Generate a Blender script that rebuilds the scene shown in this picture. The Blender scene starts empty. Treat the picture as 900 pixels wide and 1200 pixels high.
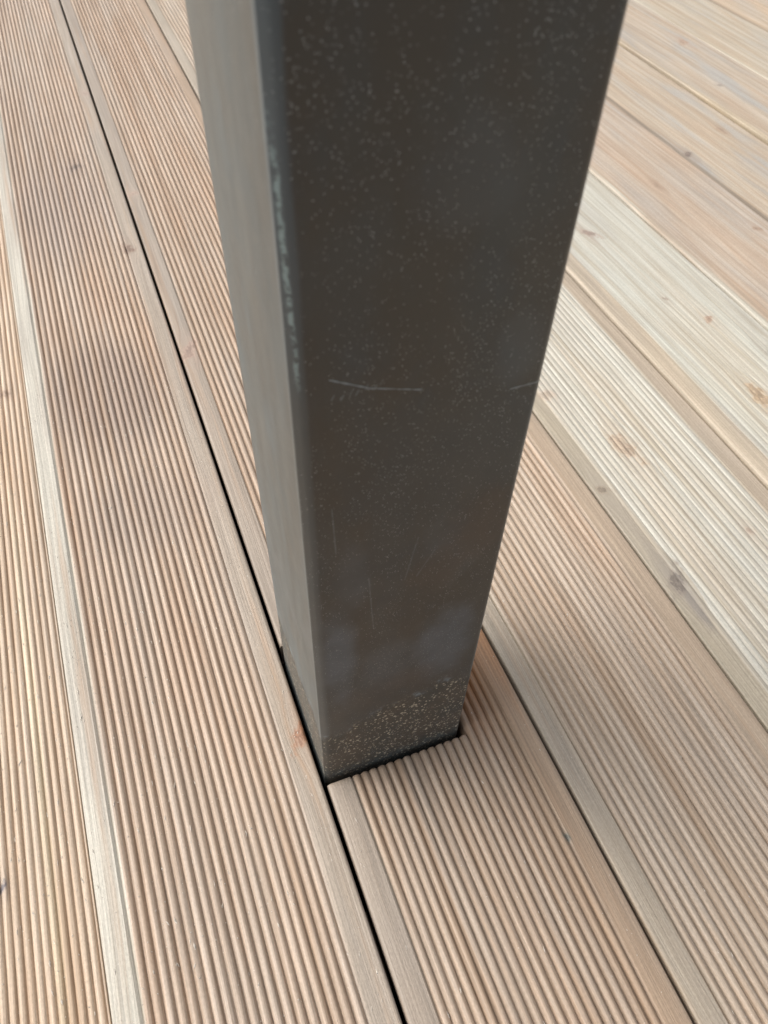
import bpy, bmesh, math, random
from mathutils import Matrix, Vector
from mathutils import noise as mnoise
from mathutils.bvhtree import BVHTree

R = math.radians
rnd = random.Random(7)
S = bpy.context.scene
C = S.collection

# ------------------------------------------------------------------ camera
cam_d = bpy.data.cameras.new('camera')
cam = bpy.data.objects.new('camera', cam_d)
C.objects.link(cam)
cr = Vector((0.93241042, -0.36050775, 0.02539639))
cu = Vector((0.26202824, 0.7227555, 0.63950426))
cf = Vector((0.24890162, 0.58962586, -0.76836797))
M = Matrix((cr, cu, -cf)).transposed().to_4x4()
M.translation = Vector((-0.04197, -0.18480, 0.50005))
cam.matrix_world = M
cam_d.sensor_fit = 'VERTICAL'
cam_d.sensor_height = 36
cam_d.lens = 898.87 / 1200 * 36
cam_d.clip_start = 0.01
cam_d.clip_end = 500
cam_d.dof.use_dof = True
cam_d.dof.focus_distance = 0.505
cam_d.dof.aperture_fstop = 14
S.camera = cam

# ------------------------------------------------------------------ daylight
SUN_EL, SUN_AZ = R(50), R(-54)            # azimuth from +Y towards +X: light comes from the left, slightly ahead
w = bpy.data.worlds.new('World')
S.world = w
w.use_nodes = True
wn = w.node_tree
bg = wn.nodes['Background']
sky = wn.nodes.new('ShaderNodeTexSky')
sky.sky_type = 'NISHITA'
sky.sun_disc = False
sky.sun_elevation = SUN_EL
sky.sun_rotation = SUN_AZ
sky.air_density = 1.0
sky.dust_density = 4.0
hs = wn.nodes.new('ShaderNodeHueSaturation')
hs.inputs['Saturation'].default_value = 0.35   # bright thin overcast: the sky is nearly white
wn.links.new(sky.outputs[0], hs.inputs['Color'])
wn.links.new(hs.outputs[0], bg.inputs['Color'])
bg.inputs['Strength'].default_value = 0.085
sd = bpy.data.lights.new('sun', 'SUN')
sd.energy = 1.5
sd.angle = R(60)
sd.color = (1.0, 0.97, 0.92)
sun = bpy.data.objects.new('sun', sd)
C.objects.link(sun)
sdir = Vector((math.sin(SUN_AZ) * math.cos(SUN_EL), math.cos(SUN_AZ) * math.cos(SUN_EL), math.sin(SUN_EL)))
sun.rotation_euler = sdir.to_track_quat('Z', 'Y').to_euler()
sun.location = sdir * 6

S.view_settings.view_transform = 'Standard'
S.view_settings.look = 'None'
S.view_settings.exposure = 1.10
S.view_settings.gamma = 1.0


# ------------------------------------------------------------------ shader helpers
class NT:
    def __init__(self, name):
        self.m = bpy.data.materials.new(name)
        self.m.use_nodes = True
        self.t = self.m.node_tree
        self.b = self.t.nodes['Principled BSDF']

    def put(self, sock, v):
        if hasattr(v, 'is_output'):
            self.t.links.new(v, sock)
        elif isinstance(v, (tuple, list)) and len(v) == 3 and sock.type == 'RGBA':
            sock.default_value = (*v, 1)
        else:
            sock.default_value = v

    def math(self, op, a, b=0.0, c=0.0, clamp=False):
        n = self.t.nodes.new('ShaderNodeMath')
        n.operation = op
        n.use_clamp = clamp
        self.put(n.inputs[0], a); self.put(n.inputs[1], b)
        if op in ('MULTIPLY_ADD', 'SMOOTH_MIN', 'COMPARE', 'WRAP'):
            self.put(n.inputs[2], c)
        return n.outputs[0]

    def vmath(self, op, a, b=(0, 0, 0)):
        n = self.t.nodes.new('ShaderNodeVectorMath')
        n.operation = op
        self.put(n.inputs[0], a); self.put(n.inputs[1], b)
        return n.outputs['Value'] if op in ('LENGTH', 'DOT_PRODUCT', 'DISTANCE') else n.outputs['Vector']

    def sep(self, v):
        n = self.t.nodes.new('ShaderNodeSeparateXYZ')
        self.put(n.inputs[0], v)
        return n.outputs

    def comb(self, x, y, z):
        n = self.t.nodes.new('ShaderNodeCombineXYZ')
        for i, v in enumerate((x, y, z)):
            self.put(n.inputs[i], v)
        return n.outputs[0]

    def mix(self, f, a, b, blend='MIX'):
        n = self.t.nodes.new('ShaderNodeMix')
        n.data_type = 'RGBA'
        n.blend_type = blend
        self.put(n.inputs[0], f); self.put(n.inputs[6], a); self.put(n.inputs[7], b)
        return n.outputs[2]

    def ramp(self, v, lo, hi, a=0.0, b=1.0):
        n = self.t.nodes.new('ShaderNodeMapRange')
        n.interpolation_type = 'SMOOTHSTEP'
        self.put(n.inputs[0], v)
        for i, q in enumerate((lo, hi, a, b)):
            self.put(n.inputs[i + 1], q)
        return n.outputs[0]

    def noise(self, v, scale, detail=3.0, rough=0.55, dist=0.0):
        n = self.t.nodes.new('ShaderNodeTexNoise')
        self.put(n.inputs['Vector'], v)
        n.inputs['Scale'].default_value = scale
        n.inputs['Detail'].default_value = detail
        n.inputs['Roughness'].default_value = rough
        n.inputs['Distortion'].default_value = dist
        return n.outputs['Fac']

    def voro(self, v, scale):
        n = self.t.nodes.new('ShaderNodeTexVoronoi')
        self.put(n.inputs['Vector'], v)
        n.inputs['Scale'].default_value = scale
        return n.outputs['Distance'], n.outputs['Color']

    def bump(self, h, strength, dist, normal=None):
        n = self.t.nodes.new('ShaderNodeBump')
        n.inputs['Strength'].default_value = strength
        n.inputs['Distance'].default_value = dist
        self.put(n.inputs['Height'], h)
        if normal is not None:
            self.put(n.inputs['Normal'], normal)
        return n.outputs[0]

    def obj(self):
        return self.t.nodes.new('ShaderNodeTexCoord').outputs['Object']

    def rand(self):
        return self.t.nodes.new('ShaderNodeObjectInfo').outputs['Random']


def make_wood(name, body, left=None, right=None, knots=(), seed=0.0, margin=0.0155, figure=0.5, stains_and_shade=(), ringscale=55.0, grey=0.25):
    """Larch decking: fibres run along the plank's own Y; knots = (x, y, radius, colour, strength)."""
    def pale(c, k=0.20):
        m = 0.33 * c[0] + 0.5 * c[1] + 0.17 * c[2]
        return tuple((q + (m - q) * k) * g for q, g in zip(c, (1.03, 0.995, 0.92)))
    body = pale(body)
    left = pale(left, 0.1) if left else None
    right = pale(right, 0.12) if right else None
    n = NT(name)
    co = n.obj()
    rs = n.math('MULTIPLY', n.rand(), 37.0)
    x, y, z = n.sep(co)[0:3]
    gx = x
    for k in knots:
        kx, ky, kr = k[:3]
        dx = n.math('SUBTRACT', x, kx)
        dy = n.math('SUBTRACT', y, ky)
        d2 = n.math('ADD', n.math('MULTIPLY', dx, dx), n.math('MULTIPLY', n.math('MULTIPLY', dy, dy), 0.16))
        halo = n.ramp(d2, 0.0, (kr * 2.6) ** 2, 1.0, 0.0)
        gx = n.math('SUBTRACT', gx, n.math('MULTIPLY', n.math('MULTIPLY', halo, dx), 0.55))
    # slow wander of the grain
    wander = n.noise(n.comb(n.math('MULTIPLY', x, 6.0), n.math('ADD', n.math('MULTIPLY', y, 2.2), rs), seed), 1.0, 2.0)
    gx = n.math('ADD', gx, n.math('MULTIPLY', n.math('SUBTRACT', wander, 0.5), 0.016))
    sy = n.math('ADD', n.math('ADD', y, rs), seed * 3.1)
    fine = n.noise(n.comb(n.math('MULTIPLY', gx, 900.0), n.math('MULTIPLY', sy, 9.0), n.math('MULTIPLY', z, 600.0)), 1.0, 3.0, 0.6)
    med = n.noise(n.comb(n.math('MULTIPLY', gx, 170.0), n.math('MULTIPLY', sy, 3.0), seed + 4.0), 1.0, 3.0, 0.6)
    big = n.noise(n.comb(n.math('MULTIPLY', gx, 30.0), n.math('MULTIPLY', sy, 4.5), seed + 9.0), 1.0, 3.0, 0.55)
    ringd = n.noise(n.comb(n.math('MULTIPLY', gx, ringscale), n.math('MULTIPLY', sy, 1.6), seed + 2.0), 1.0, 1.0, 0.4)
    ring = n.math('SINE', n.math('MULTIPLY', ringd, 48.0 if ringscale > 40 else 34.0))
    ring = n.ramp(ring, 0.1, 1.0)
    dk = tuple(c * f for c, f in zip(body, (0.84, 0.80, 0.76)))
    lt = tuple(min(1, c * f) for c, f in zip(body, (1.08, 1.10, 1.12)))
    col = n.mix(n.ramp(med, 0.3, 0.72), lt, dk)
    col = n.mix(n.math('MULTIPLY', ring, figure * 0.4), col, tuple(c * f for c, f in zip(body, (0.86, 0.76, 0.67))))
    col = n.mix(n.math('MULTIPLY', n.ramp(big, 0.48, 0.72), grey), col, (0.34, 0.315, 0.28))
    col = n.mix(n.math('MULTIPLY', n.ramp(big, 0.5, 0.28), 0.3), col, tuple(c * f for c, f in zip(body, (0.98, 0.80, 0.66))))
    if left:
        e = n.math('ADD', x, n.math('MULTIPLY', n.math('SUBTRACT', med, 0.5), 0.006))
        f = n.ramp(e, -0.0725 + margin + 0.0015, -0.0725 + margin - 0.0005)
        lc = n.mix(n.ramp(med, 0.32, 0.66), tuple(c * 1.06 for c in left), tuple(c * 0.86 for c in left))
        lc = n.mix(n.math('MULTIPLY', ring, figure * 0.35), lc, tuple(c * q for c, q in zip(left, (0.78, 0.72, 0.66))))
        lc = n.mix(n.math('MULTIPLY', n.ramp(big, 0.45, 0.7), 0.4), lc, (0.28, 0.24, 0.20))
        col = n.mix(f, col, lc)
    if right:
        e = n.math('ADD', x, n.math('MULTIPLY', n.math('SUBTRACT', med, 0.5), 0.006))
        f = n.ramp(e, 0.0725 - margin - 0.0025, 0.0725 - margin + 0.001)
        rc = n.mix(n.ramp(med, 0.32, 0.66), tuple(c * 1.06 for c in right), tuple(c * 0.86 for c in right))
        rc = n.mix(n.math('MULTIPLY', ring, figure * 0.35), rc, tuple(c * q for c, q in zip(right, (0.78, 0.72, 0.66))))
        rc = n.mix(n.math('MULTIPLY', n.ramp(big, 0.45, 0.7), 0.3), rc, (0.32, 0.28, 0.24))
        col = n.mix(f, col, rc)
    for (sx, s_y, rx, ry, sc, st) in stains_and_shade:
        dx = n.math('DIVIDE', n.math('SUBTRACT', x, sx), rx)
        dy = n.math('DIVIDE', n.math('SUBTRACT', y, s_y), ry)
        d = n.math('SQRT', n.math('ADD', n.math('MULTIPLY', dx, dx), n.math('MULTIPLY', dy, dy)))
        d = n.math('ADD', d, n.math('MULTIPLY', n.math('SUBTRACT', med, 0.5), 0.9))
        col = n.mix(n.math('MULTIPLY', n.ramp(d, 0.35, 1.1, 1.0, 0.0), st), col, sc)
    # fine fibres, a little dust between them
    mot = n.noise(n.vmath('MULTIPLY', co, (1.0, 0.45, 1.0)), 1100.0, 3.0, 0.7)
    mf = n.ramp(mot, 0.25, 0.75, 0.86, 1.12)
    col = n.mix(1.0, col, n.comb(mf, mf, mf), 'MULTIPLY')
    stk = n.noise(n.comb(n.math('MULTIPLY', gx, 95.0), n.math('MULTIPLY', sy, 2.3), seed + 31.0), 1.0, 4.0, 0.65)
    col = n.mix(n.math('MULTIPLY', n.ramp(stk, 0.50, 0.70), 0.75), col, tuple(c * f for c, f in zip(body, (0.80, 0.72, 0.64))))
    ff = n.ramp(fine, 0.25, 0.75, 0.80, 1.17)
    col = n.mix(1.0, col, n.comb(ff, ff, ff), 'MULTIPLY')
    for q, (kx, ky, kr, kc, ks) in enumerate(knots):
        kr = kr * 1.25
        nv = n.vmath('ADD', co, (seed, kx * 9, q))
        w1 = n.math('MULTIPLY', n.math('SUBTRACT', n.noise(nv, 70.0, 2.0), 0.5), kr * 2.2)
        w2 = n.math('MULTIPLY', n.math('SUBTRACT', n.noise(n.vmath('MULTIPLY', nv, (1.0, 0.35, 1.0)), 420.0, 3.0, 0.65), 0.5), kr * 1.6)
        tilt = 0.5 * math.sin(seed * 7 + q * 2.1)
        ax = n.math('SUBTRACT', x, kx)
        ay = n.math('SUBTRACT', y, ky)
        dx = n.math('ADD', ax, n.math('MULTIPLY', ay, tilt))
        dy = n.math('MULTIPLY', ay, 0.75 + 0.25 * math.cos(q * 3.3 + seed))
        d0 = n.math('SQRT', n.math('ADD', n.math('MULTIPLY', dx, dx), n.math('MULTIPLY', dy, dy)))
        d = n.math('ADD', n.math('ADD', d0, w1), w2)
        core = n.ramp(d, kr * 0.45, kr * 1.25, 1.0, 0.0)
        # grain flares out along the board on both sides of the knot
        fl = n.math('SQRT', n.math('ADD', n.math('MULTIPLY', ax, ax), n.math('MULTIPLY', n.math('MULTIPLY', ay, ay), 0.10)))
        flare = n.ramp(n.math('ADD', fl, n.math('MULTIPLY', w1, 0.6)), kr * 0.3, kr * 1.9, 1.0, 0.0)
        rg = n.ramp(n.math('SINE', n.math('MULTIPLY', d, 6.28 * 1.6 / kr)), -1.0, 1.0)
        kcol = n.mix(rg, tuple(c * 0.75 for c in kc), tuple(min(1, c * 1.15) for c in kc))
        col = n.mix(n.math('MULTIPLY', n.math('MULTIPLY', flare, n.ramp(med, 0.25, 0.7, 0.3, 1.0)), 0.65 * ks), col, tuple(0.65 * a + 0.35 * b for a, b in zip(kc, body)))
        col = n.mix(n.math('MULTIPLY', core, 0.92 * ks), col, kcol)
        pit = n.ramp(n.math('ADD', d0, n.math('MULTIPLY', w2, 1.4)), kr * 0.05, kr * 0.45, 1.0, 0.0)
        col = n.mix(n.math('MULTIPLY', pit, 0.6 * ks), col, tuple(c * 0.45 for c in kc))
    n.put(n.b.inputs['Base Color'], col)
    n.put(n.b.inputs['Roughness'], n.ramp(med, 0.2, 0.8, 0.44, 0.60))
    n.b.inputs['Specular IOR Level'].default_value = 0.5
    h = n.math('ADD', n.math('ADD', n.math('MULTIPLY', fine, 1.0), n.math('MULTIPLY', med, 0.8)), n.math('MULTIPLY', mot, 0.5))
    n.put(n.b.inputs['Normal'], n.bump(h, 0.7, 0.0005))
    return n.m


def make_post_paint():
    n = NT('bronze_powder_coat')
    co = n.obj()
    x, y, z = n.sep(co)[0:3]
    cloud = n.noise(n.vmath('MULTIPLY', co, (1.0, 1.0, 0.55)), 17.0, 5.0, 0.6)
    cloud2 = n.noise(n.vmath('ADD', n.vmath('MULTIPLY', co, (1.0, 1.0, 0.8)), (3.0, 1.0, 7.0)), 38.0, 4.0, 0.6)
    col = n.mix(n.ramp(cloud, 0.42, 0.60), (0.0355, 0.0298, 0.0215), (0.0340, 0.0360, 0.0335))
    col = n.mix(n.math('MULTIPLY', n.ramp(cloud2, 0.56, 0.78), 0.5), col, (0.052, 0.060, 0.066))
    dust = n.noise(n.vmath('MULTIPLY', co, (1.0, 1.0, 0.6)), 34.0, 4.0, 0.65)

    def blob(px, pz, rx, rz, st):
        dx = n.math('DIVIDE', n.math('SUBTRACT', x, px), rx)
        dz = n.math('DIVIDE', n.math('SUBTRACT', z, pz), rz)
        d = n.math('ADD', n.math('MULTIPLY', dx, dx), n.math('MULTIPLY', dz, dz))
        d = n.math('ADD', d, n.math('MULTIPLY', n.math('SUBTRACT', cloud2, 0.5), 2.4))
        return n.math('MULTIPLY', n.ramp(d, -0.1, 1.2, 1.0, 0.0), st)
    for b in ((0.012, 0.150, 0.012, 0.055, 0.9), (0.054, 0.396, 0.02, 0.02, 0.22), (0.083, 0.33, 0.012, 0.02, 0.25), (0.075, 0.13, 0.022, 0.045, 0.8), (0.04, 0.12, 0.02, 0.03, 0.35), (0.02, 0.215, 0.01, 0.03, 0.35), (0.07, 0.22, 0.02, 0.03, 0.3)):
        col = n.mix(blob(*b), col, (0.072, 0.090, 0.106))
    for b in ((0.086, 0.232, 0.024, 0.032, 1.0), (0.062, 0.205, 0.016, 0.018, 0.8), (0.045, 0.102, 0.03, 0.016, 0.5)):
        col = n.mix(blob(*b), col, (0.047, 0.033, 0.022))
    arris = n.math('ADD', n.math('ADD', x, y), n.math('MULTIPLY', n.math('SUBTRACT', cloud2, 0.5), 0.002))
    arris = n.ramp(arris, 0.0060, 0.0040)
    acol = n.mix(n.ramp(z, 0.28, 0.42), (0.074, 0.080, 0.078), (0.075, 0.098, 0.112))
    col = n.mix(n.math('MULTIPLY', arris, 0.65), col, acol)
    rgh = n.ramp(cloud2, 0.3, 0.7, 0.40, 0.54)
    # rain-splash dirt band round the foot of the post, wavy upper edge
    wav = n.noise(n.vmath('MULTIPLY', co, (1.0, 1.0, 0.12)), 42.0, 3.0)
    top = n.math('ADD', n.math('MULTIPLY', n.math('SUBTRACT', wav, 0.5), 0.040), n.math('MULTIPLY_ADD', x, 0.24, 0.060))
    rel = n.math('SUBTRACT', top, z)
    band = n.ramp(n.math('ADD', rel, n.math('MULTIPLY', n.math('SUBTRACT', n.noise(co, 260.0, 4.0, 0.7), 0.5), 0.014)), -0.006, 0.009)
    col = n.mix(n.math('MULTIPLY', band, 0.8), col, n.mix(n.ramp(cloud2, 0.35, 0.65), (0.098, 0.076, 0.054), (0.074, 0.066, 0.052)))
    line = n.math('MULTIPLY', n.ramp(rel, -0.006, -0.001), n.ramp(rel, -0.001, 0.004, 1.0, 0.0))
    line = n.math('MULTIPLY', line, n.ramp(n.noise(co, 70.0, 4.0, 0.7), 0.52, 0.68))
    col = n.mix(n.math('MULTIPLY', line, 0.8), col, (0.23, 0.29, 0.33))
    foot = n.math('MULTIPLY', n.ramp(z, 0.010, 0.001), n.ramp(n.noise(co, 160.0, 3.0, 0.7), 0.42, 0.62))
    col = n.mix(n.math('MULTIPLY', foot, 0.35), col, (0.10, 0.13, 0.125))
    rgh = n.math('ADD', rgh, n.math('MULTIPLY', band, 0.2))
    # dust specks: round dots of random size in some cells
    pits = 0.0
    for sc, size, dens, colr, st, bandw in ((420.0, 0.085, 0.55, (0.47, 0.48, 0.45), 0.55, 0.0), (760.0, 0.16, 0.35, (0.45, 0.46, 0.43), 0.6, 0.0), (1300.0, 0.30, 0.15, (0.43, 0.44, 0.42), 0.75, 0.0), (170.0, 0.065, 0.72, (0.50, 0.54, 0.54), 0.7, 0.0),
                                           (640.0, 0.46, 0.10, (0.40, 0.35, 0.26), 0.9, 1.0), (380.0, 0.36, 0.35, (0.50, 0.44, 0.33), 0.9, 1.0)):
        d, c = n.voro(n.vmath('ADD', co, (sc * 0.01, 0.3, 0.1)), sc)
        cr_, cg_, cb_ = n.sep(c)[0:3]
        thr = n.math('MULTIPLY', n.math('POWER', cg_, 2.0), size)
        dot = n.math('MULTIPLY', n.math('LESS_THAN', d, thr), n.ramp(cr_, dens - 0.02, dens + 0.02))
        if bandw:
            k = band
        else:
            k = n.ramp(n.math('ADD', dust, n.math('MULTIPLY', n.math('SUBTRACT', cb_, 0.5), 0.35)), 0.44, 0.60)
        fac = n.math('MULTIPLY', n.math('MULTIPLY', dot, k), st)
        col = n.mix(fac, col, colr)
        rgh = n.math('ADD', rgh, n.math('MULTIPLY', fac, 0.4))
        pits = n.math('ADD', pits, fac)

    # scratches on the front face, chipped paint along the left arris
    def scratch(ax, az, bx, bz, wd, st, colr=(0.27, 0.32, 0.34)):
        nonlocal col
        L2 = (bx - ax) ** 2 + (bz - az) ** 2
        px = n.math('SUBTRACT', x, ax); pz = n.math('SUBTRACT', z, az)
        t = n.math('DIVIDE', n.math('ADD', n.math('MULTIPLY', px, bx - ax), n.math('MULTIPLY', pz, bz - az)), L2, clamp=True)
        ex = n.math('SUBTRACT', px, n.math('MULTIPLY', t, bx - ax))
        ez = n.math('SUBTRACT', pz, n.math('MULTIPLY', t, bz - az))
        d = n.math('SQRT', n.math('ADD', n.math('MULTIPLY', ex, ex), n.math('MULTIPLY', ez, ez)))
        d = n.math('ADD', d, n.math('MULTIPLY', n.math('SUBTRACT', n.noise(co, 260.0, 3.0), 0.5), wd * 2.2))
        f = n.math('MULTIPLY', n.ramp(d, wd * 0.3, wd, 1.0, 0.0), n.math('LESS_THAN', y, 0.0005))
        col = n.mix(n.math('MULTIPLY', f, st), col, colr)
    scratch(0.0130, 0.3350, 0.0270, 0.3275, 0.00034, 0.8)
    scratch(0.0270, 0.3275, 0.0465, 0.3212, 0.00030, 0.7)
    scratch(0.0833, 0.3108, 0.0955, 0.3110, 0.00034, 0.7)
    for i in range(7):
        xx = 0.0135 + i * 0.0029 + (i % 3) * 0.0004
        zz = 0.3262 - (i % 2) * 0.0012 + i * 0.0003
        scratch(xx, zz, xx + 0.0010, zz + 0.0018, 0.00042, 0.28)
    for (a, b, c, d_) in ((0.028, 0.215, 0.031, 0.17), (0.046, 0.205, 0.051, 0.235), (0.052, 0.205, 0.060, 0.222), (0.012, 0.27, 0.013, 0.24)):
        scratch(a, b, c, d_, 0.00035, 0.22)
    # chips follow the rounded left arris between z 0.33 and 0.41
    zig = n.noise(n.comb(0.0, 0.0, n.math('MULTIPLY', z, 1.0)), 90.0, 2.0)
    cx = n.math('ADD', n.math('MULTIPLY', n.math('SUBTRACT', 0.405, z), 0.022), n.math('MULTIPLY', n.math('SUBTRACT', zig, 0.5), 0.0016))
    dchip = n.math('ABSOLUTE', n.math('SUBTRACT', n.math('SUBTRACT', x, 0.0012), cx))
    inz = n.math('MULTIPLY', n.ramp(z, 0.328, 0.345), n.ramp(z, 0.40, 0.425, 1.0, 0.0))
    nearf = n.math('LESS_THAN', y, 0.006)
    chipn = n.ramp(n.noise(n.vmath('MULTIPLY', co, (1.0, 1.0, 1.0)), 380.0, 4.0, 0.7), 0.44, 0.54)
    fchip = n.math('MULTIPLY', n.math('MULTIPLY', n.ramp(dchip, 0.0002, 0.0011, 1.0, 0.0), inz), n.math('MULTIPLY', nearf, chipn))
    col = n.mix(n.math('MULTIPLY', fchip, 0.7), col, (0.25, 0.33, 0.32))
    n.put(n.b.inputs['Base Color'], col)
    n.put(n.b.inputs['Roughness'], rgh)
    matt = n.math('MAXIMUM', band, pits, clamp=True)
    n.put(n.b.inputs['Coat Weight'], n.ramp(matt, 0.0, 1.0, 0.38, 0.05))
    n.b.inputs['Coat Roughness'].default_value = 0.42
    film = n.noise(n.vmath('MULTIPLY', co, (1.0, 1.0, 0.22)), 75.0, 4.0, 0.6)
    film = n.math('ADD', n.math('MULTIPLY', film, 0.6), n.math('MULTIPLY', cloud2, 0.4))
    n.put(n.b.inputs['Sheen Weight'], n.math('MULTIPLY', n.ramp(matt, 0.0, 1.0, 1.0, 0.3), n.ramp(film, 0.34, 0.66, 0.12, 0.20)))
    n.b.inputs['Sheen Roughness'].default_value = 0.32
    n.b.inputs['Sheen Tint'].default_value = (0.80, 0.98, 1.0, 1)
    n.b.inputs['Specular IOR Level'].default_value = 0.6
    hh = n.math('ADD', n.noise(co, 900.0, 2.0), n.math('MULTIPLY', pits, 0.8))
    n.put(n.b.inputs['Normal'], n.bump(hh, 0.25, 0.0002))
    return n.m


def make_plain(name, c, rough=0.9, scale=12.0):
    n = NT(name)
    co = n.obj()
    f = n.noise(co, scale, 5.0, 0.65)
    n.put(n.b.inputs['Base Color'], n.mix(n.ramp(f, 0.3, 0.7), tuple(q * 0.6 for q in c), tuple(q * 1.3 for q in c)))
    n.b.inputs['Roughness'].default_value = rough
    n.put(n.b.inputs['Normal'], n.bump(f, 0.6, 0.01))
    return n.m


def link(name, me, mat, parent=None):
    o = bpy.data.objects.new(name, me)
    C.objects.link(o)
    if mat is not None and not me.materials:
        me.materials.append(mat)
    if parent is not None:
        o.parent = parent
    return o


# ------------------------------------------------------------------ ground under and round the deck
def ground_mesh():
    bm = bmesh.new()
    N = 24
    g = {}
    rr = random.Random(3)
    for i in range(N + 1):
        for j in range(N + 1):
            u, v = (i / N - .5) * 2, (j / N - .5) * 2
            X = 60 * abs(u) ** 2 * (1 if u > 0 else -1)
            Y = 60 * abs(v) ** 2 * (1 if v > 0 else -1)
            g[i, j] = bm.verts.new((X, Y, -0.16 + rr.uniform(-.008, .008)))
    for i in range(N):
        for j in range(N):
            bm.faces.new((g[i, j], g[i + 1, j], g[i + 1, j + 1], g[i, j + 1]))
    me = bpy.data.meshes.new('ground')
    bm.to_mesh(me); bm.free()
    return me


ground = link('ground', ground_mesh(), make_plain('dark_soil', (0.055, 0.045, 0.034)))
ground['kind'] = 'structure'

# ------------------------------------------------------------------ deck: joists and planks
PITCH = 0.150
Y0, Y1 = -1.6, 5.0
deck = bpy.data.objects.new('deck', None)
C.objects.link(deck)
deck['kind'] = 'structure'
deck['label'] = 'weathered grooved larch decking planks with narrow dark gaps'

joist_mat = make_plain('joist_timber', (0.16, 0.12, 0.08), 0.85, 20.0)


def box_mesh(name, x0, x1, y0, y1, z0, z1):
    bm = bmesh.new()
    bmesh.ops.create_cube(bm, size=1)
    for v in bm.verts:
        v.co = ((x0 + x1) / 2 + v.co.x * (x1 - x0), (y0 + y1) / 2 + v.co.y * (y1 - y0), (z0 + z1) / 2 + v.co.z * (z1 - z0))
    me = bpy.data.meshes.new(name)
    bm.to_mesh(me); bm.free()
    return me


jm = box_mesh('joist', -2.2, 4.4, -0.022, 0.022, -0.125, -0.031)
jy = Y0 + 0.15
while jy < Y1:
    if not (-0.05 < jy < 0.15):
        o = link('joist', jm, joist_mat, deck)
        o.location = (0, jy, 0)
    jy += 0.45

TH = 0.027


def profile(half, ml, mr, nr, depth, edge_l=0.0022, edge_r=0.0022, extra=()):
    """Cross-section from the lower left edge over the milled top to the lower right edge: (x, z, groove weight)."""
    pts = [(-half, -TH, 0), (-half, -edge_l, 0)]
    for a in (22, 45, 68):
        pts.append((-half + edge_l * (1 - math.cos(R(a))), -edge_l * (1 - math.sin(R(a))), 0))
    pts.append((-half + edge_l, 0, 0))
    xs, xe = -half + ml, half - mr
    if nr:
        if ml > edge_l + 0.002:
            pts.append((xs - 0.0012, 0, 0))
        p = (xe - xs) / nr
        us = (-0.5, -0.45, -0.39, -0.30, -0.18, 0.0, 0.18, 0.30, 0.39, 0.45)
        for i in range(nr):
            for u in us:
                h = (max(0.0, 1 - abs(2 * u) ** 2.3)) ** 0.74
                pts.append((xs + (i + 0.5 + u) * p, 0, h - 1))
        pts.append((xe, 0, -1))
        if mr > edge_r + 0.002:
            pts.append((xe + 0.0012, 0, 0))
    else:
        for i in range(1, 8):
            pts.append((-half + edge_l + (2 * half - edge_l - edge_r) * i / 8, 0, 0))
    pts.append((half - edge_r, 0, 0))
    for a in (68, 45, 22):
        pts.append((half - edge_r * (1 - math.cos(R(a))), -edge_r * (1 - math.sin(R(a))), 0))
    pts += [(half, -edge_r, 0), (half, -TH, 0)]
    for e in extra:
        if all(abs(e - q[0]) > 1e-5 for q in pts):
            k = next(i for i, q in enumerate(pts) if q[0] > e)
            a, b = pts[k - 1], pts[k]
            t = (e - a[0]) / (b[0] - a[0])
            pts.insert(k, (e, 0, a[2] + (b[2] - a[2]) * t))
    return pts


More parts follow.
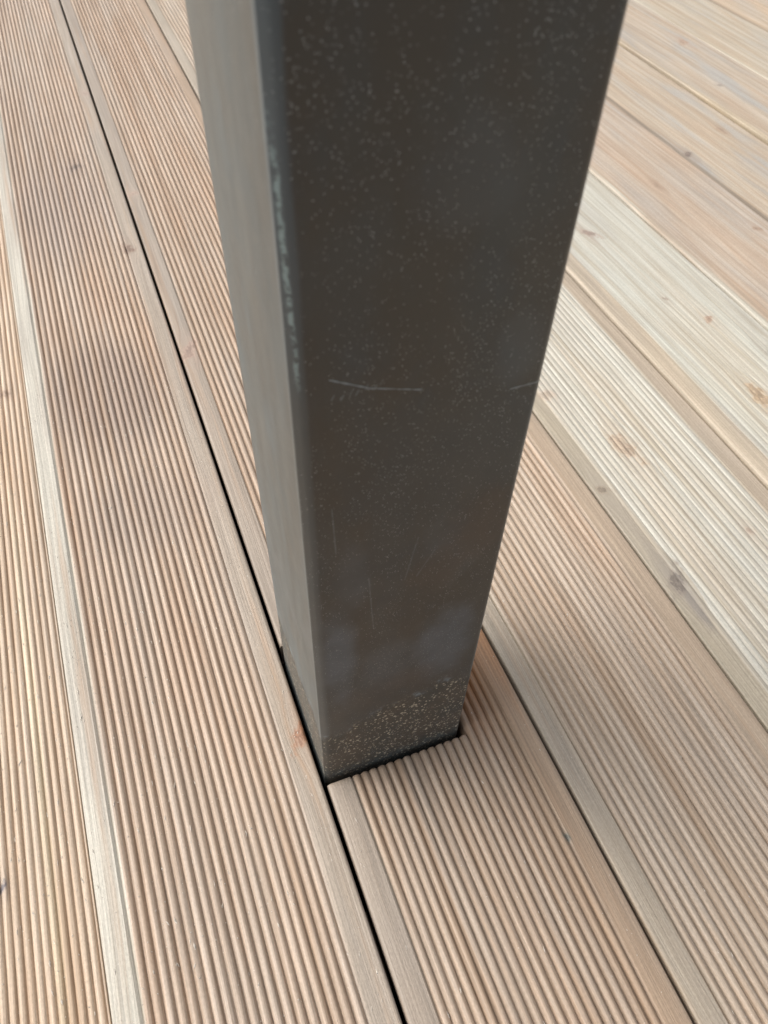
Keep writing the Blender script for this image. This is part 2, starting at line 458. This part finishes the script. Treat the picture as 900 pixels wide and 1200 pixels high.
def plank_mesh(name, prof, depth, rows=None, notch=None, warp=0.0, seed=0, fine=False):
    """prof along X, rows along Y; depth is a function of y. notch = (x_to, y_from, y_to) cut out from the left edge."""
    rr = random.Random(seed)
    rows = list(rows or [Y0, Y0 + 1.2, -0.25, 0.0, 0.25, 0.6, 1.2, 2.2, 3.5, Y1])
    if notch:
        xt, ya, yb = notch
        rows = [r for r in rows if not (ya - 0.006 < r < yb + 0.006)] + [ya - 0.0035, ya - 0.0015, ya - 0.0004, ya, yb, yb + 0.0004, yb + 0.0015, yb + 0.0035]
        rows.sort()
    if fine:
        yv = -0.30
        while yv < 1.6:
            if all(abs(yv - r) > 0.006 for r in rows):
                rows.append(yv)
            yv += 0.014 if yv < 0.6 else 0.03
        rows.sort()
    ph = [rr.uniform(0, 6.28) for _ in range(3)]
    bm = bmesh.new()
    grid = []
    for yv in rows:
        dz = warp * math.sin(1.1 * yv + ph[0])
        dx = warp * 0.7 * math.sin(0.8 * yv + ph[1])
        d = depth(yv) if callable(depth) else depth
        row = []
        for ci, (px, pz, wgt) in enumerate(prof):
            zz = pz + wgt * d + dz
            if fine and wgt > -0.97 and pz > -0.001 and -0.3 < yv < 1.6:
                # each ridge is milled and worn a little differently: slow height drift, small torn spots
                rid = int((px + 0.08) / 0.0058)
                ky = yv * 9.0 + rid * 17.3 + seed * 5.1
                v = mnoise.noise(Vector((rid * 3.7 + seed, ky * 0.55, 0.0)))
                t = mnoise.noise(Vector((px * 900.0, yv * 60.0, seed * 2.0)))
                zz += (0.00022 * v - 0.00045 * max(0.0, t - 0.22) * 2.2) if wgt != 0 else 0.0
            if notch and px < xt - 1e-6 and pz > -TH + 1e-6:
                gap = (ya - yv) if yv <= ya else (yv - yb)
                if 0 <= gap < 0.0034:
                    q = 1 - gap / 0.0035
                    zz -= 0.0013 * q * q
            row.append(bm.verts.new((px + dx, yv, zz)))
        grid.append(row)
    nc = len(prof)

    def cut(i, j):
        return notch is not None and prof[j + 1][0] <= xt + 1e-6 and rows[i] >= ya - 1e-9 and rows[i + 1] <= yb + 1e-9
    for i in range(len(rows) - 1):
        for j in range(nc - 1):
            if not cut(i, j):
                f = bm.faces.new((grid[i][j], grid[i][j + 1], grid[i + 1][j + 1], grid[i + 1][j]))
                pa, pb = prof[j], prof[j + 1]
                f.smooth = not (pa[2] == 0 and pb[2] == 0 and abs(pa[1]) < 1e-7 and abs(pb[1]) < 1e-7)
        if not (notch and rows[i] >= ya - 1e-9 and rows[i + 1] <= yb + 1e-9):
            bm.faces.new((grid[i][0], grid[i + 1][0], grid[i + 1][-1], grid[i][-1]))
    bm.faces.new(list(reversed(grid[0])))
    bm.faces.new(grid[-1])
    if notch:
        ia = min(range(len(rows)), key=lambda k: abs(rows[k] - ya))
        ib = min(range(len(rows)), key=lambda k: abs(rows[k] - yb))
        jt = min(range(nc), key=lambda k: abs(prof[k][0] - xt) + (1 if prof[k][1] < -0.01 else 0))
        for ir, flip in ((ia, 1), (ib, 0)):
            lows = [bm.verts.new((v.co.x, v.co.y, -TH)) for v in grid[ir][1:jt + 1]]
            for k in range(len(lows) - 1):
                q = (grid[ir][1 + k], grid[ir][2 + k], lows[k + 1], lows[k])
                f = bm.faces.new(q if flip else tuple(reversed(q)))
        lo = [bm.verts.new((grid[i][jt].co.x, rows[i], -TH)) for i in (ia, ib)]
        bm.faces.new((grid[ia][jt], grid[ib][jt], lo[1], lo[0]))
    me = bpy.data.meshes.new(name)
    bm.normal_update()
    bm.to_mesh(me); bm.free()
    return me


POSTX, POSTY, POSTW, POSTD, POSTH = 0.0019, 0.0, 0.0972, 0.1015, 2.35
HALF = 0.0730

# tints are true wood albedos, one per plank, read off the photograph
PINK = (0.43, 0.325, 0.255)
TAN = (0.40, 0.295, 0.205)
GREYM = (0.37, 0.315, 0.26)
ORANGE = (0.325, 0.235, 0.165)
CREAM = (0.47, 0.43, 0.355)
KB = (0.17, 0.10, 0.065)
KO = (0.29, 0.195, 0.135)
KG = (0.20, 0.165, 0.135)

WOOD = {
    -1: make_wood('larch_yellow_pink', (0.50, 0.385, 0.285), knots=((0.0569, 0.4615, 0.0055, KO, 0.7), (0.0240, 0.0055, 0.0022, (0.12, 0.10, 0.11), 1.0)), seed=1.3, figure=0.5,
                  stains_and_shade=((0.051, -0.05, 0.0045, 0.5, (0.58, 0.49, 0.33), 0.4),)),
    0: make_wood('larch_pink_beige', (0.415, 0.318, 0.248), left=(0.44, 0.42, 0.375), right=(0.325, 0.27, 0.222),
                 knots=((0.0243, 0.8964, 0.0075, (0.22, 0.17, 0.14), 0.9), (0.0577, 0.6738, 0.0055, KB, 0.8), (0.0664, 1.1234, 0.006, (0.33, 0.24, 0.19), 0.6), (0.0745, 0.036, 0.0062, (0.27, 0.130, 0.070), 0.9)),
                 seed=5.1, stains_and_shade=((0.0, 0.43, 0.07, 0.10, (0.27, 0.20, 0.155), 0.75), (-0.01, 0.80, 0.07, 0.16, (0.33, 0.26, 0.21), 0.75), (0.01, 0.27, 0.07, 0.06, (0.31, 0.24, 0.19), 0.5))),
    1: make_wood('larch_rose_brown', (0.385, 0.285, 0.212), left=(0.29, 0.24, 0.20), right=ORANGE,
                 knots=((-0.0640, 0.4677, 0.0065, (0.32, 0.22, 0.17), 0.9), (-0.066, 0.80, 0.005, (0.36, 0.26, 0.2), 0.7), (0.0579, -0.089, 0.0014, (0.16, 0.15, 0.12), 1.0)),
                 seed=8.7, stains_and_shade=((0.050, 0.085, 0.040, 0.11, (0.27, 0.120, 0.044), 1.0), (0.06, -0.1, 0.018, 0.35, (0.34, 0.225, 0.135), 0.35))),  # first patch: orange unweathered wood with the post's shade painted in
    2: make_wood('larch_pale_brown', (0.39, 0.305, 0.235), left=(0.345, 0.295, 0.24), right=(0.36, 0.28, 0.21), seed=12.9,
                 stains_and_shade=((0.0, 0.35, 0.07, 0.12, (0.40, 0.35, 0.28), 0.4),)),
    3: make_wood('larch_grey_cream', (0.412, 0.395, 0.352), left=(0.35, 0.305, 0.24), right=(0.365, 0.30, 0.235),
                 knots=((-0.0163, 0.1941, 0.0085, (0.33, 0.235, 0.16), 0.8), (-0.0650, 0.1571, 0.0055, (0.24, 0.19, 0.14), 0.95), (-0.0605, 0.052, 0.0065, (0.20, 0.165, 0.135), 1.0), (-0.0513, 0.2848, 0.007, (0.36, 0.275, 0.205), 0.7), (0.028, 0.075, 0.003, (0.33, 0.24, 0.18), 0.6)),
                 seed=16.2, figure=0.35, stains_and_shade=((-0.0605, 0.028, 0.006, 0.03, (0.22, 0.19, 0.165), 0.8),)),
    4: make_wood('larch_cream', (0.432, 0.425, 0.380), left=(0.41, 0.345, 0.27),
                 knots=((-0.0082, 0.5268, 0.006, (0.28, 0.20, 0.16), 0.8), (0.0261, 0.3325, 0.0045, (0.33, 0.21, 0.14), 0.8), (-0.0027, 0.2105, 0.008, (0.38, 0.27, 0.17), 0.9), (0.001, 0.38, 0.003, (0.3, 0.24, 0.19), 0.7), (0.055, 0.26, 0.007, (0.27, 0.25, 0.21), 0.6)),
                 ringscale=20.0, seed=21.8, margin=0.020, figure=0.4, grey=0.35),
    5: make_wood('larch_rosy_smooth', (0.41, 0.325, 0.255), left=(0.46, 0.44, 0.385), knots=((0.0469, 0.468, 0.0045, KO, 0.8), (-0.01, 0.60, 0.005, KO, 0.4)), margin=0.006, ringscale=20.0, seed=25.3, figure=0.8, grey=0.5),
    6: make_wood('larch_beige_smooth', (0.415, 0.345, 0.27), knots=((-0.0600, 0.6694, 0.006, (0.20, 0.15, 0.12), 1.0), (0.0367, 0.7225, 0.005, KO, 0.5)), left=(0.25, 0.20, 0.155), margin=0.0085, ringscale=20.0, seed=31.1, figure=0.85, grey=0.95),
    7: make_wood('larch_pinkish_smooth', (0.41, 0.34, 0.27), knots=((0.0348, 1.0293, 0.008, (0.34, 0.23, 0.16), 0.8), (-0.02, 0.85, 0.005, (0.22, 0.18, 0.15), 0.6)), left=(0.40, 0.33, 0.24), margin=0.006, ringscale=20.0, seed=35.6, figure=0.8, grey=0.95),
    8: make_wood('larch_streaky_smooth', (0.42, 0.365, 0.29), left=(0.50, 0.46, 0.38), margin=0.005, ringscale=20.0, seed=39.4, figure=1.0, grey=0.95),
    9: make_wood('larch_orange_smooth', (0.46, 0.36, 0.26), right=(0.45, 0.30, 0.18), left=(0.30, 0.235, 0.17), margin=0.008, ringscale=20.0, seed=43.9, figure=0.8, grey=0.4),
}
GENERIC = [make_wood('larch_weathered', (0.43, 0.345, 0.27), left=GREYM, right=TAN, seed=51.0),
           make_wood('larch_bleached', (0.46, 0.41, 0.335), left=GREYM, seed=57.0, grey=0.45)]

xt = POSTX + POSTW + 0.0035 - (0.5 * PITCH)
P_STD = profile(HALF + 0.0006, 0.0155, 0.0175, 19, 1)
P_TIGHT = profile(HALF + 0.0010, 0.0165, 0.0185, 19, 1, edge_l=0.0014, edge_r=0.0014)
P_FULL = profile(HALF + 0.0010, 0.0018, 0.0018, 29, 1, edge_l=0.0008, edge_r=0.0008)
P_NOTCH = profile(HALF + 0.0006, 0.0170, 0.0160, 19, 1, extra=(xt,))
P_WORN = profile(HALF + 0.0008, 0.0205, 0.0120, 17, 1, edge_l=0.0042, edge_r=0.002)
P_EVEN = profile(HALF + 0.0004, 0.01, 0.01, 0, 0, edge_l=0.0026, edge_r=0.0026)
P_FLAT = profile(HALF + 0.0003, 0.01, 0.01, 0, 0, edge_l=0.0034, edge_r=0.0026)

LBL = {
    -1: 'yellowish pink plank grooved right up to its edge',
    0: 'pink beige plank with a cream flat left margin',
    1: 'rose brown plank notched round the metal post',
    2: 'pale brown grooved plank with grey left margin',
    3: 'grey cream grooved plank with dark knots on its left margin',
    4: 'cream plank worn smooth at its far end',
    5: 'rosy smooth plank with a bright left arris',
    8: 'streaky grey smooth plank',
    9: 'orange tinted smooth plank',
}
MESH = {
    -1: plank_mesh('plank', P_FULL, 0.0026, warp=0.0004, seed=2, fine=True),
    0: plank_mesh('plank', P_STD, 0.0037, warp=0.0004, seed=3, fine=True),
    1: plank_mesh('plank', P_NOTCH, 0.0037, notch=(xt, POSTY - 0.0045, POSTY + POSTD + 0.004), seed=4, fine=True),
    2: plank_mesh('plank', P_TIGHT, 0.0033, warp=0.0003, seed=5, fine=True),
    3: plank_mesh('plank', P_TIGHT, 0.0013, warp=0.0004, seed=6, fine=True),
    4: plank_mesh('plank', P_WORN, lambda y: 0.0009 if y < 0.1 else max(0.0, 0.0009 * (1 - (y - 0.1) / 0.35)), rows=[Y0, -0.3, 0.0, 0.1, 0.2, 0.3, 0.4, 0.5, 0.8, 1.5, 3.0, Y1], warp=0.0004, seed=7),
    5: plank_mesh('plank', P_FLAT, 0, warp=0.0005, seed=8),
    'flat': plank_mesh('plank', P_EVEN, 0, warp=0.0006, seed=10),
    'gen': plank_mesh('plank', P_STD, 0.0019, warp=0.0005, seed=9),
}
LIFT = {-1: -0.0010, 0: 0.0002, 1: 0.0, 2: 0.0003, 3: 0.0004, 4: 0.0016, 5: 0.0022, 6: -0.0016, 7: 0.0020, 8: -0.0006, 9: -0.0030}
PLACED = {}
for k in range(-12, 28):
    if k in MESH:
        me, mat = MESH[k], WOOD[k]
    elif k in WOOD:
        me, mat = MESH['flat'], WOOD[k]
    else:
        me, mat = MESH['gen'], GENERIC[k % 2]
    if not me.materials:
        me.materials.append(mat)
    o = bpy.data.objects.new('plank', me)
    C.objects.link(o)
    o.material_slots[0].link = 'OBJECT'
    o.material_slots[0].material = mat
    o.parent = deck
    dx = 0.0020 if k == -1 else 0.0
    o.location = ((k - 0.5) * PITCH + dx, 0, LIFT.get(k, rnd.uniform(-0.0006, 0.0010)))
    PLACED[k] = o.location.copy()
    if k in LBL:
        o['label'] = LBL[k]

# ------------------------------------------------------------------ the post
def post_mesh():
    bm = bmesh.new()
    r1, r2 = 0.0052, 0.0036
    loop = []
    def fillet(cx, cy, a0, r, a_from=0, a_to=90):
        for i in range(9):
            a = R(a0 + a_from + (a_to - a_from) * i / 8)
            loop.append((cx + r * math.cos(a), cy + r * math.sin(a)))
    # left front arris: a crisp break from the side face, then a wide rounding into the front face
    ra, rb, flat = 0.0011, 0.0048, 0.0019
    dx_, dy_ = math.cos(R(230)), math.sin(R(230))
    cb = Vector((ra + ra * dx_ - flat * dy_ - rb * dx_, rb))
    ca = Vector((ra, rb + (rb - ra) * dy_ - flat * dx_))
    fillet(ca.x, ca.y, 180, ra, 0, 50)
    fillet(cb.x, cb.y, 180, rb, 50, 90)
    fillet(POSTW - r2, r2, 270, r2)
    fillet(POSTW - r1, POSTD - r1, 0, r1)
    fillet(r1, POSTD - r1, 90, r1)
    zs = [-0.15, 0.0, 0.1, 0.25, 0.5, 1.0, POSTH - 0.002, POSTH]
    rings = []
    for z in zs:
        s = 1.0 if z < POSTH else 0.97
        rings.append([bm.verts.new((POSTW / 2 + (x - POSTW / 2) * s, POSTD / 2 + (y - POSTD / 2) * s, z)) for x, y in loop])
    n = len(loop)
    for a, b in zip(rings, rings[1:]):
        for i in range(n):
            f = bm.faces.new((a[i], a[(i + 1) % n], b[(i + 1) % n], b[i]))
            f.smooth = True
    bm.faces.new(rings[-1])
    bm.faces.new(list(reversed(rings[0])))
    me = bpy.data.meshes.new('metal_post')
    bm.normal_update()
    bm.to_mesh(me); bm.free()
    return me


post = link('metal_post', post_mesh(), make_post_paint())
post.location = (POSTX, POSTY, 0)
post['label'] = 'square dark bronze metal post standing in a notch of the timber deck'
post['category'] = 'post'

# ------------------------------------------------------------------ sawdust crumbs and raised splinters on the boards
def crumbs():
    bm = bmesh.new()
    trees = {}
    for kk in (-1, 0, 1, 2):
        me = MESH[kk]
        trees[kk] = (BVHTree.FromPolygons([v.co.copy() for v in me.vertices], [tuple(p.vertices) for p in me.polygons]), PLACED[kk])
    rr = random.Random(11)
    for i in range(2600):
        X = rr.uniform(-0.24, 0.26); Y = rr.uniform(-0.26, 0.45)
        if rr.random() < 0.55:
            X = rr.uniform(-0.26, 0.0)
        if -0.004 < X < 0.104 and -0.008 < Y < 0.11:
            continue
        if abs((X / PITCH) - round(X / PITCH)) * PITCH < 0.004:
            continue
        long = rr.random() < 0.35
        s = rr.uniform(0.00016, 0.00042) * (1.35 if X < -0.05 else 1.0)
        L = s * (rr.uniform(3, 7) if long else rr.uniform(0.8, 1.6))
        a = rr.gauss(0, 0.25) if long else rr.uniform(0, 3.14)
        kk = int(math.floor(X / PITCH)) + 1
        if kk not in trees:
            continue
        tree, loc = trees[kk]
        hit = tree.ray_cast(Vector((X, Y, 0.05)) - loc, Vector((0, 0, -1)))
        if hit[0] is None or hit[0].z < -0.006:
            continue
        zc = hit[0].z + loc.z - 0.00005
        pts = []
        for (u, v, h) in ((-1, 0, 0), (0, -1, 0.1), (1, 0, 0.2), (0, 1, 0.1), (0.1, 0.1, 1)):
            px, py = u * s * rr.uniform(.7, 1.2), v * L * rr.uniform(.7, 1.2)
            pts.append(bm.verts.new((X + px * math.cos(a) - py * math.sin(a), Y + px * math.sin(a) + py * math.cos(a), zc + h * s * 1.3)))
        for q in range(4):
            bm.faces.new((pts[q], pts[(q + 1) % 4], pts[4]))
        bm.faces.new((pts[3], pts[2], pts[1], pts[0]))
    me = bpy.data.meshes.new('sawdust')
    bm.to_mesh(me); bm.free()
    return me


saw = link('sawdust', crumbs(), make_plain('pale_sawdust', (0.72, 0.66, 0.57), 0.8, 900.0))
saw['kind'] = 'stuff'
saw['label'] = 'pale sawdust crumbs and splinters scattered on the boards'
